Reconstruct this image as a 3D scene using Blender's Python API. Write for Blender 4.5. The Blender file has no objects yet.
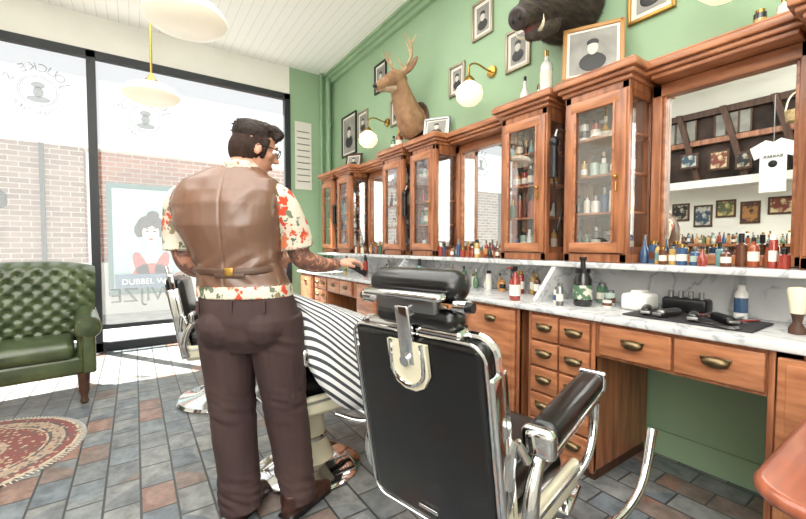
import bpy,bmesh,math,random
from mathutils import Vector,Matrix,noise
from mathutils.bvhtree import BVHTree
random.seed(7)
sc=bpy.context.scene
V=Vector
def lin(c):
    o=[]
    for x in c[:3]:
        x/=255.0
        o.append(x/12.92 if x<=.04045 else ((x+.055)/1.055)**2.4)
    return (o[0],o[1],o[2],1)
# ---------------------------------------------------------------- materials
def newmat(name):
    m=bpy.data.materials.new(name); m.use_nodes=True
    nt=m.node_tree; bs=nt.nodes['Principled BSDF']
    return m,nt,bs
def coords(nt,scale=(1,1,1),kind='Object',rot=(0,0,0)):
    tc=nt.nodes.new('ShaderNodeTexCoord'); mp=nt.nodes.new('ShaderNodeMapping')
    mp.inputs['Scale'].default_value=scale; mp.inputs['Rotation'].default_value=rot
    nt.links.new(tc.outputs[kind],mp.inputs['Vector']); return mp.outputs[0]
def ramp(nt,fac,stops,const=False):
    r=nt.nodes.new('ShaderNodeValToRGB'); cr=r.color_ramp
    if const: cr.interpolation='CONSTANT'
    while len(cr.elements)<len(stops): cr.elements.new(.5)
    for e,(p,c) in zip(cr.elements,stops): e.position=p; e.color=lin(c)
    nt.links.new(fac,r.inputs[0]); return r.outputs[0]
def M(name,c,rough=.5,metal=0,c2=None,scale=5,stretch=(1,1,1),bump=0,bdist=.005,detail=4,coat=0,lo=.35,hi=.65,emit=0,sheen=0,spec=.5):
    m,nt,bs=newmat(name)
    bs.inputs['Base Color'].default_value=lin(c); bs.inputs['Roughness'].default_value=rough
    bs.inputs['Metallic'].default_value=metal; bs.inputs['Specular IOR Level'].default_value=spec
    if coat: bs.inputs['Coat Weight'].default_value=coat; bs.inputs['Coat Roughness'].default_value=.08
    if sheen: bs.inputs['Sheen Weight'].default_value=sheen
    if emit: bs.inputs['Emission Color'].default_value=lin(c); bs.inputs['Emission Strength'].default_value=emit
    if c2 or bump:
        v=coords(nt,stretch); n=nt.nodes.new('ShaderNodeTexNoise'); n.inputs['Scale'].default_value=scale; n.inputs['Detail'].default_value=detail
        nt.links.new(v,n.inputs['Vector'])
        if c2: nt.links.new(ramp(nt,n.outputs['Fac'],[(lo,c),(hi,c2)]),bs.inputs['Base Color'])
        if bump:
            b=nt.nodes.new('ShaderNodeBump'); b.inputs['Strength'].default_value=bump; b.inputs['Distance'].default_value=bdist
            nt.links.new(n.outputs['Fac'],b.inputs['Height']); nt.links.new(b.outputs[0],bs.inputs['Normal'])
    return m
GREEN=M('green_paint',(146,174,140),.6,c2=(152,180,146),scale=2)
WOOD=M('cherry_wood',(128,76,48),.34,c2=(178,116,78),scale=9,stretch=(3,3,.35),bump=.1,coat=.3)
WOODH=M('cherry_wood_light',(144,88,58),.34,c2=(188,126,86),scale=9,stretch=(3,.5,3),bump=.1,coat=.3)
DWOOD=M('dark_wood',(60,38,28),.5,c2=(90,58,40),scale=8,stretch=(3,3,.4))
TWOOD=M('red_table_wood',(128,66,46),.3,c2=(164,92,66),scale=6,stretch=(.6,5,1),coat=.4)
CHROME=M('chrome',(220,220,220),.08,1)
STEEL=M('brushed_steel',(150,150,150),.3,1)
BRASS=M('brass',(190,150,80),.25,1)
DBRASS=M('aged_brass',(120,104,78),.35,1)
BLACKV=M('black_vinyl',(12,12,14),.28,bump=.08,scale=120,coat=.3)
BLACK=M('black_plastic',(18,18,20),.35)
FRAMEB=M('window_black_paint',(34,38,42),.45)
CREAM=M('cream_enamel',(222,216,190),.25,coat=.5)
WHITE=M('white_gloss',(238,236,230),.3)
OPAL=M('opal_glass',(246,236,214),.3,emit=.42)
OPALL=M('opal_glass_lit',(255,240,208),.3,emit=.75)
GLEATHER=M('green_leather',(56,68,42),.3,c2=(80,92,60),scale=7,coat=.35,bump=.1)
SKIN=M('skin',(190,138,114),.5,c2=(202,150,126),scale=14)
LIP=M('lip',(170,96,84),.5)
HAIR=M('dark_hair',(26,19,16),.6,c2=(50,36,29),scale=60,bump=.8,bdist=.01,spec=.25)
FADE=M('short_hair',(60,44,37),.8,c2=(46,34,28),scale=90,spec=.2)
VEST=M('brown_satin',(106,76,61),.27,c2=(118,87,70),scale=3,stretch=(1,1,.5),detail=2,spec=.7)
VESTD=M('vest_strap',(86,62,50),.35)
TROU=M('maroon_trouser',(58,40,40),.8,c2=(68,49,47),scale=7,stretch=(1,1,.4),bump=.3,bdist=.02,detail=2)
SHOE=M('brown_shoe',(58,34,26),.35)
EYE=M('eye_white',(235,232,228),.3)
PAPER=M('paper',(218,214,204),.7)
PGREY=M('portrait_grey',(128,126,120),.5,c2=(160,158,150),scale=6)
PDARK=M('portrait_dark',(44,43,42),.5)
PLIGHT=M('portrait_light',(196,190,180),.5)
GOLD=M('gold_frame',(176,136,70),.35,.7)
ORANGE=M('terracotta_art',(200,120,70),.6)
FUR=M('deer_fur',(132,98,70),.85,c2=(168,132,98),scale=10,bump=.5,bdist=.01)
FURL=M('deer_fur_light',(205,186,160),.85,c2=(170,140,110),scale=12)
BFUR=M('boar_fur',(30,25,22),.75,c2=(70,57,47),scale=30,stretch=(.3,1,1),bump=1,bdist=.02)
BFUL=M('boar_fur_grey',(86,76,67),.85,c2=(50,43,38),scale=30)
SNOUT=M('boar_snout',(58,48,45),.45)
ANTLER=M('antler',(150,120,86),.6,c2=(200,176,140),scale=14)
IVORY=M('ivory',(230,220,190),.4)
PLASTER=M('white_plaster',(240,238,230),.8,c2=(232,230,222),scale=2)
DGLASS=M('dark_jar',(22,24,24),.1,coat=.5)
MAT_=M('dark_mat',(46,44,46),.7)
PIPE=M('pipe_green',(132,164,128),.45)
BM=[]
for i,c in enumerate([(150,74,40),(52,84,120),(84,122,92),(186,152,84),(150,56,44),(222,222,214),(96,54,34),(170,190,178),(34,34,38),(196,138,76),(110,148,150),(232,230,222)]):
    BM.append(M('bottle_%d'%i,c,.12,coat=.7))
CAPS=[BLACK,WHITE,BRASS,STEEL,BLACK]
LABEL=M('label',(228,222,206),.6)
def mixmat(name,kind,col,fac,tint=(255,255,255)):
    m,nt,bs=newmat(name); nt.nodes.remove(bs)
    out=nt.nodes['Material Output']
    t=nt.nodes.new('ShaderNodeBsdfTransparent'); t.inputs[0].default_value=lin(tint)
    g=nt.nodes.new(kind); g.inputs[0].default_value=lin(col)
    if kind=='ShaderNodeBsdfGlossy': g.inputs['Roughness'].default_value=.02
    mx=nt.nodes.new('ShaderNodeMixShader'); mx.inputs[0].default_value=fac
    nt.links.new(t.outputs[0],mx.inputs[1]); nt.links.new(g.outputs[0],mx.inputs[2]); nt.links.new(mx.outputs[0],out.inputs[0]); return m
GLASS=mixmat('clear_glass','ShaderNodeBsdfGlossy',(255,255,255),.13)
FILM=mixmat('frosted_window_film','ShaderNodeBsdfTranslucent',(240,246,250),.05)
LET=mixmat('grey_lettering','ShaderNodeBsdfDiffuse',(150,156,156),.42)
MIRROR=M('mirror_silver',(240,243,241),.01,1)
def marble():
    m,nt,bs=newmat('white_marble'); v=coords(nt,(1,1,1))
    n=nt.nodes.new('ShaderNodeTexNoise'); n.inputs['Scale'].default_value=3.5; n.inputs['Detail'].default_value=9; n.inputs['Distortion'].default_value=1.6
    nt.links.new(v,n.inputs['Vector'])
    c=ramp(nt,n.outputs['Fac'],[(.3,(200,200,200)),(.46,(212,212,212)),(.5,(166,170,173)),(.54,(206,206,206)),(.8,(216,216,214))])
    nt.links.new(c,bs.inputs['Base Color']); bs.inputs['Roughness'].default_value=.12; return m
MARBLE=marble()
def floor_mat():
    m,nt,bs=newmat('slate_tile_floor'); v=coords(nt,(1,1,1),rot=(0,0,math.radians(90)))
    b=nt.nodes.new('ShaderNodeTexBrick'); b.offset=.5
    b.inputs['Color1'].default_value=(0,0,0,1); b.inputs['Color2'].default_value=(1,1,1,1); b.inputs['Mortar'].default_value=(0,0,0,1)
    b.inputs['Scale'].default_value=1; b.inputs['Brick Width'].default_value=.22; b.inputs['Row Height'].default_value=.145
    b.inputs['Mortar Size'].default_value=.006; b.inputs['Mortar Smooth'].default_value=.3
    nt.links.new(v,b.inputs['Vector'])
    n=nt.nodes.new('ShaderNodeTexNoise'); n.inputs['Scale'].default_value=1.1; n.inputs['Detail'].default_value=1; nt.links.new(v,n.inputs['Vector'])
    add=nt.nodes.new('ShaderNodeMath'); add.operation='MULTIPLY_ADD'; add.inputs[1].default_value=.6
    nt.links.new(b.outputs['Color'],add.inputs[0])
    s=nt.nodes.new('ShaderNodeMath'); s.operation='MULTIPLY'; s.inputs[1].default_value=.6; nt.links.new(n.outputs['Fac'],s.inputs[0]); nt.links.new(s.outputs[0],add.inputs[2])
    c=ramp(nt,add.outputs[0],[(0,(112,122,128)),(.3,(124,132,136)),(.42,(138,142,142)),(.5,(114,122,128)),(.6,(142,144,142)),(.7,(124,128,130)),(.79,(134,118,110)),(.84,(146,114,102)),(.89,(152,124,112))],True)
    n2=nt.nodes.new('ShaderNodeTexNoise'); n2.inputs['Scale'].default_value=11; n2.inputs['Detail'].default_value=9; n2.inputs['Roughness'].default_value=.65; nt.links.new(v,n2.inputs['Vector'])
    mx=nt.nodes.new('ShaderNodeMixRGB'); mx.blend_type='OVERLAY'; mx.inputs[0].default_value=.6; nt.links.new(c,mx.inputs[1])
    nt.links.new(ramp(nt,n2.outputs['Fac'],[(.35,(80,80,80)),(.65,(196,196,196))]),mx.inputs[2])
    m2=nt.nodes.new('ShaderNodeMixRGB'); nt.links.new(b.outputs['Fac'],m2.inputs[0]); nt.links.new(mx.outputs[0],m2.inputs[1]); m2.inputs[2].default_value=lin((66,66,66))
    nt.links.new(m2.outputs[0],bs.inputs['Base Color'])
    bs.inputs['Roughness'].default_value=.34
    bp=nt.nodes.new('ShaderNodeBump'); bp.inputs['Strength'].default_value=.5; bp.inputs['Distance'].default_value=.006; bp.invert=True
    nt.links.new(b.outputs['Fac'],bp.inputs['Height'])
    bp2=nt.nodes.new('ShaderNodeBump'); bp2.inputs['Strength'].default_value=.35; bp2.inputs['Distance'].default_value=.008
    nt.links.new(n2.outputs['Fac'],bp2.inputs['Height']); nt.links.new(bp.outputs[0],bp2.inputs['Normal']); nt.links.new(bp2.outputs[0],bs.inputs['Normal'])
    return m
def brick_mat(name,c1,c2,rot):
    m,nt,bs=newmat(name); v=coords(nt,(1,1,1),rot=rot)
    b=nt.nodes.new('ShaderNodeTexBrick')
    b.inputs['Color1'].default_value=lin(c1); b.inputs['Color2'].default_value=lin(c2); b.inputs['Mortar'].default_value=lin((186,178,170))
    b.inputs['Scale'].default_value=1; b.inputs['Brick Width'].default_value=.26; b.inputs['Row Height'].default_value=.09; b.inputs['Mortar Size'].default_value=.008
    nt.links.new(v,b.inputs['Vector']); nt.links.new(b.outputs['Color'],bs.inputs['Base Color']); bs.inputs['Roughness'].default_value=.9; return m
def board_ceiling():
    m,nt,bs=newmat('white_board_ceiling'); v=coords(nt,(1,1,1))
    w=nt.nodes.new('ShaderNodeTexWave'); w.bands_direction='X'; w.inputs['Scale'].default_value=3.2; w.wave_profile='SAW'; nt.links.new(v,w.inputs['Vector'])
    c=ramp(nt,w.outputs['Fac'],[(0,(206,204,198)),(.08,(244,243,238)),(1,(246,245,240))]); nt.links.new(c,bs.inputs['Base Color'])
    bs.inputs['Roughness'].default_value=.6
    bp=nt.nodes.new('ShaderNodeBump'); bp.inputs['Strength'].default_value=.4; bp.inputs['Distance'].default_value=.01; nt.links.new(w.outputs['Fac'],bp.inputs['Height']); nt.links.new(bp.outputs[0],bs.inputs['Normal'])
    return m
def floral():
    m,nt,bs=newmat('floral_shirt'); v=coords(nt,(1,1,1))
    n=nt.nodes.new('ShaderNodeTexNoise'); n.inputs['Scale'].default_value=34; n.inputs['Detail'].default_value=2; nt.links.new(v,n.inputs['Vector'])
    a=nt.nodes.new('ShaderNodeMixRGB'); a.inputs[0].default_value=.08; nt.links.new(v,a.inputs[1]); nt.links.new(n.outputs['Color'],a.inputs[2])
    vo=nt.nodes.new('ShaderNodeTexVoronoi'); vo.inputs['Scale'].default_value=24; nt.links.new(a.outputs[0],vo.inputs['Vector'])
    sp=nt.nodes.new('ShaderNodeSeparateColor'); nt.links.new(vo.outputs['Color'],sp.inputs[0])
    pc=ramp(nt,sp.outputs[0],[(0,(204,74,44)),(.3,(92,104,78)),(.45,(140,124,98)),(.58,(220,128,88)),(.78,(112,120,104))],True)
    mk=ramp(nt,vo.outputs['Distance'],[(0,(0,0,0)),(.42,(0,0,0)),(.48,(255,255,255)),(1,(255,255,255))])
    mx=nt.nodes.new('ShaderNodeMixRGB'); nt.links.new(mk,mx.inputs[0]); nt.links.new(pc,mx.inputs[1]); mx.inputs[2].default_value=lin((216,208,190))
    nt.links.new(mx.outputs[0],bs.inputs['Base Color']); bs.inputs['Roughness'].default_value=.8; return m
FLORAL=floral()
def tattoo():
    m,nt,bs=newmat('tattooed_skin'); v=coords(nt)
    vo=nt.nodes.new('ShaderNodeTexNoise'); vo.inputs['Scale'].default_value=26; vo.inputs['Detail'].default_value=3; vo.inputs['Distortion'].default_value=1.2; nt.links.new(v,vo.inputs['Vector'])
    nt.links.new(ramp(nt,vo.outputs['Fac'],[(.4,(190,136,112)),(.5,(96,74,68)),(.56,(150,100,84)),(.66,(84,70,70))]),bs.inputs['Base Color']); bs.inputs['Roughness'].default_value=.5; return m
TATT=tattoo()
def stripes():
    m,nt,bs=newmat('striped_cape'); tc=nt.nodes.new('ShaderNodeTexCoord'); sp=nt.nodes.new('ShaderNodeSeparateXYZ'); nt.links.new(tc.outputs['UV'],sp.inputs[0])
    f=nt.nodes.new('ShaderNodeMath'); f.operation='FRACT'; nt.links.new(sp.outputs[0],f.inputs[0])
    nt.links.new(ramp(nt,f.outputs[0],[(0,(226,226,226)),(.56,(62,64,70))],True),bs.inputs['Base Color']); bs.inputs['Roughness'].default_value=.7; return m
STRIPE=stripes()
def rugmat():
    m,nt,bs=newmat('persian_rug'); v=coords(nt)
    g=nt.nodes.new('ShaderNodeVectorMath'); g.operation='LENGTH'; nt.links.new(v,g.inputs[0])
    c=ramp(nt,g.outputs['Value'],[(0,(126,80,74)),(.16,(162,144,126)),(.19,(120,74,70)),(.36,(176,162,142)),(.375,(86,78,80)),(.39,(158,140,122)),(.45,(90,80,82)),(.465,(124,76,72)),(.51,(180,168,150))],True)
    vo=nt.nodes.new('ShaderNodeTexVoronoi'); vo.inputs['Scale'].default_value=34; nt.links.new(v,vo.inputs['Vector'])
    mk=ramp(nt,vo.outputs['Distance'],[(0,(255,255,255)),(.34,(255,255,255)),(.42,(0,0,0)),(1,(0,0,0))])
    sp=nt.nodes.new('ShaderNodeSeparateColor'); nt.links.new(vo.outputs['Color'],sp.inputs[0])
    pc=ramp(nt,sp.outputs[0],[(0,(176,160,138)),(.4,(92,92,88)),(.6,(128,80,74)),(.8,(160,138,114))],True)
    mx=nt.nodes.new('ShaderNodeMixRGB'); nt.links.new(mk,mx.inputs[0]); nt.links.new(c,mx.inputs[1]); nt.links.new(pc,mx.inputs[2])
    nt.links.new(mx.outputs[0],bs.inputs['Base Color']); bs.inputs['Roughness'].default_value=.95; return m
# ---------------------------------------------------------------- builder
def catmull(pts,n):
    P=[pts[0]]+list(pts)+[pts[-1]]; out=[]
    for i in range(1,len(P)-2):
        a,b,c,d=P[i-1],P[i],P[i+1],P[i+2]
        for k in range(n):
            t=k/n
            out.append(.5*((2*b)+(c-a)*t+(2*a-5*b+4*c-d)*t*t+(3*b-a-3*c+d)*t**3))
    out.append(P[-2]); return out
class B:
    def __init__(s,name,X=None):
        s.name=name; s.V=[]; s.F=[]; s.FM=[]; s.mats=[]; s.X=X or Matrix.Identity(4)
    def mi(s,m):
        if m not in s.mats: s.mats.append(m)
        return s.mats.index(m)
    def add(s,vs,fs,m,X=None):
        b=len(s.V); T=s.X@X if X is not None else s.X
        s.V+=[T@V(v) for v in vs]; k=s.mi(m)
        for f in fs: s.F.append([b+i for i in f]); s.FM.append(k)
    def box(s,c,d,m,bev=0,rot=None,seg=3):
        X=Matrix.Translation(V(c))
        if rot is not None: X=X@rot
        if bev<=0:
            h=[x/2 for x in d]
            vs=[(x*h[0],y*h[1],z*h[2]) for x in(-1,1) for y in(-1,1) for z in(-1,1)]
            s.add(vs,[(0,1,3,2),(4,6,7,5),(0,4,5,1),(2,3,7,6),(0,2,6,4),(1,5,7,3)],m,X); return
        bm=bmesh.new(); bmesh.ops.create_cube(bm,size=1)
        for v in bm.verts: v.co=V((v.co.x*d[0],v.co.y*d[1],v.co.z*d[2]))
        bmesh.ops.bevel(bm,geom=bm.edges[:],offset=min(bev,min(d)*.49),segments=seg,profile=.5,affect='EDGES')
        bm.verts.index_update(); s.add([v.co.copy() for v in bm.verts],[[v.index for v in f.verts] for f in bm.faces],m,X); bm.free()
    def span(s,x0,x1,y0,y1,z0,z1,m,bev=0):
        s.box(((x0+x1)/2,(y0+y1)/2,(z0+z1)/2),(abs(x1-x0),abs(y1-y0),abs(z1-z0)),m,bev)
    def lathe(s,prof,c,m,seg=24,X=None,sx=1,sy=1):
        vs=[];fs=[];n=len(prof)
        for r,z in prof:
            for i in range(seg):
                a=2*math.pi*i/seg; vs.append((max(r,1e-4)*math.cos(a)*sx,max(r,1e-4)*math.sin(a)*sy,z))
        for j in range(n-1):
            for i in range(seg):
                k=(i+1)%seg; fs.append((j*seg+i,j*seg+k,(j+1)*seg+k,(j+1)*seg+i))
        fs.append(tuple(reversed(range(seg)))); fs.append(tuple(range((n-1)*seg,n*seg)))
        T=Matrix.Translation(V(c))
        if X is not None: T=T@X
        s.add(vs,fs,m,T)
    def ball(s,c,r,m,seg=16,rot=None):
        if not hasattr(r,'__len__'): r=(r,r,r)
        n=seg//2; vs=[];fs=[]
        vs.append((0,0,-r[2]))
        for j in range(1,n):
            t=math.pi*j/n
            for i in range(seg):
                a=2*math.pi*i/seg; vs.append((r[0]*math.sin(t)*math.cos(a),r[1]*math.sin(t)*math.sin(a),-r[2]*math.cos(t)))
        vs.append((0,0,r[2])); L=len(vs)-1
        for i in range(seg):
            k=(i+1)%seg; fs.append((0,1+k,1+i)); fs.append((L,L-seg+i,L-seg+k))
            for j in range(n-2):
                a=1+j*seg; fs.append((a+i,a+k,a+seg+k,a+seg+i))
        T=Matrix.Translation(V(c))
        if rot is not None: T=T@rot
        s.add(vs,fs,m,T)
    def tube(s,pts,r,m,seg=10,n=0,closed=False,flat=None):
        pts=[V(p) for p in pts]
        R=list(r) if hasattr(r,'__len__') else [r]*len(pts)
        if n:
            q=[V((R[i],0,0)) for i in range(len(R))]
            R=[v.x for v in catmull(q,n)]; pts=catmull(pts,n)
        N=len(pts); T=[]
        for i in range(N):
            if closed: d=pts[(i+1)%N]-pts[i-1]
            else: d=pts[min(i+1,N-1)]-pts[max(i-1,0)]
            T.append(d.normalized())
        up=V((0,0,1)) if abs(T[0].z)<.9 else V((0,1,0))
        if flat is not None: up=V(flat)
        nn=(up-T[0]*up.dot(T[0])).normalized(); vs=[];fs=[]
        for i in range(N):
            nn=(nn-T[i]*nn.dot(T[i])).normalized(); bb=T[i].cross(nn)
            for k in range(seg):
                a=2*math.pi*k/seg; vs.append(pts[i]+(nn*math.cos(a)*(.5 if flat is not None else 1)+bb*math.sin(a))*R[i])
        for i in range(N if closed else N-1):
            j=(i+1)%N
            for k in range(seg):
                l=(k+1)%seg; fs.append((i*seg+k,i*seg+l,j*seg+l,j*seg+k))
        if not closed: fs.append(tuple(reversed(range(seg)))); fs.append(tuple(range((N-1)*seg,N*seg)))
        s.add(vs,fs,m)
    def cyl(s,p0,p1,r,m,r1=None,seg=16): s.tube([p0,p1],[r,r if r1 is None else r1],m,seg)
    def loft(s,rings,m,seg=32,p=2.4):
        vs=[];fs=[];n=len(rings)
        for (cx,cy,cz,rx,ry) in rings:
            for i in range(seg):
                a=2*math.pi*i/seg; c,d=math.cos(a),math.sin(a)
                vs.append((cx+rx*math.copysign(abs(c)**(2/p),c),cy+ry*math.copysign(abs(d)**(2/p),d),cz))
        for j in range(n-1):
            for i in range(seg):
                k=(i+1)%seg; fs.append((j*seg+i,j*seg+k,(j+1)*seg+k,(j+1)*seg+i))
        fs.append(tuple(reversed(range(seg)))); fs.append(tuple(range((n-1)*seg,n*seg)))
        s.add(vs,fs,m)
    def prism(s,pts,ext,m):
        e=V(ext); n=len(pts); vs=[V(p) for p in pts]+[V(p)+e for p in pts]
        fs=[tuple(range(n)),tuple(reversed(range(n,2*n)))]+[(i,(i+1)%n,n+(i+1)%n,n+i) for i in range(n)]
        s.add(vs,fs,m)
    def text(s,string,X,m,size=.1,ext=.001):
        cu=bpy.data.curves.new('t','FONT'); cu.body=string; cu.size=size; cu.extrude=ext; cu.align_x='CENTER'; cu.align_y='CENTER'
        ob=bpy.data.objects.new('t',cu); sc.collection.objects.link(ob)
        dg=bpy.context.evaluated_depsgraph_get(); me=bpy.data.meshes.new_from_object(ob.evaluated_get(dg))
        s.add([v.co.copy() for v in me.vertices],[tuple(p.vertices) for p in me.polygons],m,X)
        bpy.data.objects.remove(ob); bpy.data.meshes.remove(me)
    def mesh(s,loc=(0,0,0),fix=True):
        me=bpy.data.meshes.new(s.name); L=V(loc)
        me.from_pydata([v-L for v in s.V],[],s.F)
        for m in s.mats: me.materials.append(m)
        me.polygons.foreach_set('material_index',s.FM); me.update()
        if fix:
            bm=bmesh.new(); bm.from_mesh(me); bmesh.ops.recalc_face_normals(bm,faces=bm.faces[:]); bm.to_mesh(me); bm.free()
        return me
    def obj(s,loc=None,parent=None,smooth=True):
        if loc is None:
            xs=[v.x for v in s.V]; ys=[v.y for v in s.V]; zs=[v.z for v in s.V]
            loc=((min(xs)+max(xs))/2,(min(ys)+max(ys))/2,min(zs))
        me=s.mesh(loc)
        me.polygons.foreach_set('use_smooth',[smooth]*len(me.polygons))
        if smooth: me.set_sharp_from_angle(angle=math.radians(38))
        ob=bpy.data.objects.new(s.name,me); sc.collection.objects.link(ob); ob.location=loc
        return ob
def fuse(b,voxel=.008,it=3,loc=(0,0,0),disp=None):
    me=b.mesh(loc); ob=bpy.data.objects.new('tmp',me); sc.collection.objects.link(ob)
    md=ob.modifiers.new('r','REMESH'); md.mode='VOXEL'; md.voxel_size=voxel
    if it: sm=ob.modifiers.new('s','SMOOTH'); sm.factor=.5; sm.iterations=it
    dg=bpy.context.evaluated_depsgraph_get(); m2=bpy.data.meshes.new_from_object(ob.evaluated_get(dg))
    m2.name=b.name; m2.materials.clear()
    for m in b.mats: m2.materials.append(m)
    L=V(loc); vs=[v-L for v in b.V]; trees=[]
    for k in range(len(b.mats)):
        fs=[f for f,i in zip(b.F,b.FM) if i==k]; trees.append(BVHTree.FromPolygons(vs,fs))
    idx=[]
    for p in m2.polygons:
        best=9;bi=0
        for k,t in enumerate(trees):
            r=t.find_nearest(p.center,best)
            if r[0] is not None and r[3]<best: best=r[3];bi=k
        idx.append(bi)
    m2.polygons.foreach_set('material_index',idx); m2.polygons.foreach_set('use_smooth',[True]*len(idx)); m2.update()
    if disp:
        vm={}
        for p,k in zip(m2.polygons,idx):
            for v in p.vertices: vm.setdefault(v,set()).add(k)
        ns=[v.normal.copy() for v in m2.vertices]
        for v in m2.vertices:
            ks=vm.get(v.index,())
            if len(ks)==1:
                d=disp(v.co,b.mats[next(iter(ks))])
                if d: v.co+=ns[v.index]*d
        m2.update()
    bpy.data.objects.remove(ob)
    o=bpy.data.objects.new(b.name,m2); sc.collection.objects.link(o); o.location=loc; return o
def join_to(child,parent):
    child.parent=parent; child.matrix_parent_inverse=Matrix.Translation(-V(parent.location))
RX=lambda a:Matrix.Rotation(math.radians(a),4,'X')
RY=lambda a:Matrix.Rotation(math.radians(a),4,'Y')
RZ=lambda a:Matrix.Rotation(math.radians(a),4,'Z')
# ---------------------------------------------------------------- camera
cam=bpy.data.cameras.new('camera'); co=bpy.data.objects.new('camera',cam); sc.collection.objects.link(co)
cam.sensor_width=36; cam.lens=17.37; cam.clip_start=.05
co.location=(0,0,1.22); co.rotation_euler=(math.radians(90-2.13),0,math.radians(-34.6)); sc.camera=co
# ---------------------------------------------------------------- room
WX=2.52; WY=5.6; CZ=3.77; LX=-2.8; BY=-2.3
def simple(name,x0,x1,y0,y1,z0,z1,m):
    b=B(name); b.span(x0,x1,y0,y1,z0,z1,m); return b.obj(loc=(0,0,0),smooth=False)
simple('floor',LX-.1,WX+.1,BY-.1,WY+.15,-.1,0,floor_mat())
simple('ceiling',LX-.1,WX+.1,BY-.1,WY+.15,CZ,CZ+.1,board_ceiling())
simple('wall_right',WX,WX+.1,BY-.1,WY+.15,0,CZ,GREEN)
simple('wall_left',LX-.1,LX,BY-.1,WY+.15,0,CZ,PLASTER)
simple('wall_rear',LX,WX,BY-.1,BY,0,CZ,PLASTER)
b=B('wall_front'); b.span(1.88,WX,WY,WY+.15,0,CZ,GREEN); b.span(LX,1.88,WY,WY+.15,3.37,CZ,PLASTER); b.obj(loc=(0,0,0),smooth=False)
simple('baseboard_right',WX-.02,WX,BY,WY,0,.14,GREEN)
b=B('trim_crown')
for i,(d,h) in enumerate([(.05,.12),(.09,.07),(.13,.03)]): b.span(WX-d,WX,BY,WY,CZ-h,CZ,GREEN)
b.obj(smooth=False)
b=B('window_1')
for x in (1.84,-.36,-2.56): b.span(x-.04,x+.04,WY-.03,WY+.06,0,3.37,FRAMEB)
b.span(-2.8,1.88,WY-.03,WY+.06,3.3,3.38,FRAMEB); b.span(-2.8,1.88,WY-.03,WY+.06,.0,.1,FRAMEB); b.span(-2.8,1.88,WY-.06,WY+.0,.26,.31,FRAMEB)
b.span(-2.8,-2.56,WY,WY+.06,0,3.37,FRAMEB)
b.span(-2.54,-.40,WY+.01,WY+.016,.1,3.3,FILM); b.span(-.32,1.8,WY+.01,WY+.016,.1,3.3,FILM)
b.obj(loc=(0,0,0),smooth=False)
def ring_logo(cx,cz,k=.86):
    b=B('window_lettering')
    def arc(string,rad,a0,a1,size,flip=False):
        n=len(string)
        for i,ch in enumerate(string):
            if ch==' ': continue
            a=a0+(a1-a0)*i/(n-1)
            x=cx-rad*math.cos(a); z=cz+rad*math.sin(a)
            X=Matrix.Translation((x,WY+.0,z))@RZ(180)@RX(90)@Matrix.Rotation(a-math.pi/2 if not flip else a+math.pi/2,4,'Z')
            b.text(ch,X,LET,size)
    arc("JOUCKE'S",.28*k,math.radians(155),math.radians(25),.14*k)
    arc("BARBER SHOP",.26*k,math.radians(215),math.radians(325),.08*k,True)
    for r in (.17*k,.185*k):
        b.tube([(cx+r*math.cos(t*math.pi/16),WY,cz+r*math.sin(t*math.pi/16)) for t in range(32)],.004,LET,6,closed=True)
    b.ball((cx,WY,cz-.01),(.05*k,.003,.07*k),LET); b.ball((cx,WY,cz+.07*k),(.065*k,.003,.04*k),LET); b.ball((cx,WY,cz-.1*k),(.11*k,.003,.04*k),LET)
    b.obj()
ring_logo(-.80,2.84); ring_logo(.14,2.72)
b=B('window_lettering'); b.text("WIJZE",Matrix.Translation((.08,WY,.62))@RZ(180)@RX(90),LET,.24); b.obj()
b=B('drain_pipe'); b.cyl((2.44,WY-.08,0),(2.44,WY-.08,CZ),.04,PIPE); b.cyl((2.34,WY-.06,0),(2.34,WY-.06,CZ),.025,PIPE)
for z in (.6,1.8,3.0): b.cyl((2.44,WY-.08,z),(2.44,WY-.08,z+.06),.05,PIPE)
b.obj()
# street
simple('street_pavement',-14,14,WY+.15,30,-.2,-.05,M('paving',(150,148,144),.9,c2=(128,126,122),scale=4))
b=B('facade_building'); b.span(-.62,6,9.2,9.5,-.05,2.95,brick_mat('red_brick',(150,94,76),(172,118,96),(math.radians(90),0,0)))
b.span(-9,-.72,9.0,9.5,-.05,2.95,brick_mat('grey_brick',(124,100,92),(150,128,118),(math.radians(90),0,0)))
b.span(-9,6,8.95,9.55,2.95,3.05,PLASTER); b.span(-9,6,8.9,9.0,-.05,.9,M('facade_base',(196,194,192),.9))
for x in (-5.2,-3.4,-1.3): b.span(x,x+.06,8.93,9.0,.9,2.95,FRAMEB)
b.obj(loc=(0,0,0),smooth=False)
TEAL=M('teal_frame',(66,108,106),.5)
b=B('facade_window')
b.span(-.4,.9,8.82,8.9,.3,2.35,TEAL); b.span(-.32,.82,8.79,8.82,.4,2.25,M('facade_pane',(160,190,194),.2))
SK2=M('poster_skin',(240,220,208),.7); DK=M('poster_dark',(46,44,50),.7); RD=M('poster_red',(176,60,52),.6)
def disc(b,cx,cz,rx,rz,y,m,n=28,t=0):
    ca,sa=math.cos(t),math.sin(t)
    b.prism([(cx+rx*math.cos(q)*ca-rz*math.sin(q)*sa,y-.3,cz+rx*math.cos(q)*sa+rz*math.sin(q)*ca) for q in [2*math.pi*i/n for i in range(n)]],(0,.006,0),m)
b.span(.20,.32,8.765,8.775,1.0,1.3,SK2)
disc(b,.26,.82,.36,.24,9.06,SK2); disc(b,.26,.66,.3,.22,9.05,RD); disc(b,.1,.8,.1,.3,9.05,RD,t=.3); disc(b,.42,.8,.1,.3,9.05,RD,t=-.3)
disc(b,.26,1.62,.21,.16,9.08,DK); disc(b,.08,1.5,.08,.14,9.08,DK); disc(b,.44,1.5,.08,.14,9.08,DK); disc(b,.26,1.45,.135,.19,9.07,SK2)
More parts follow.
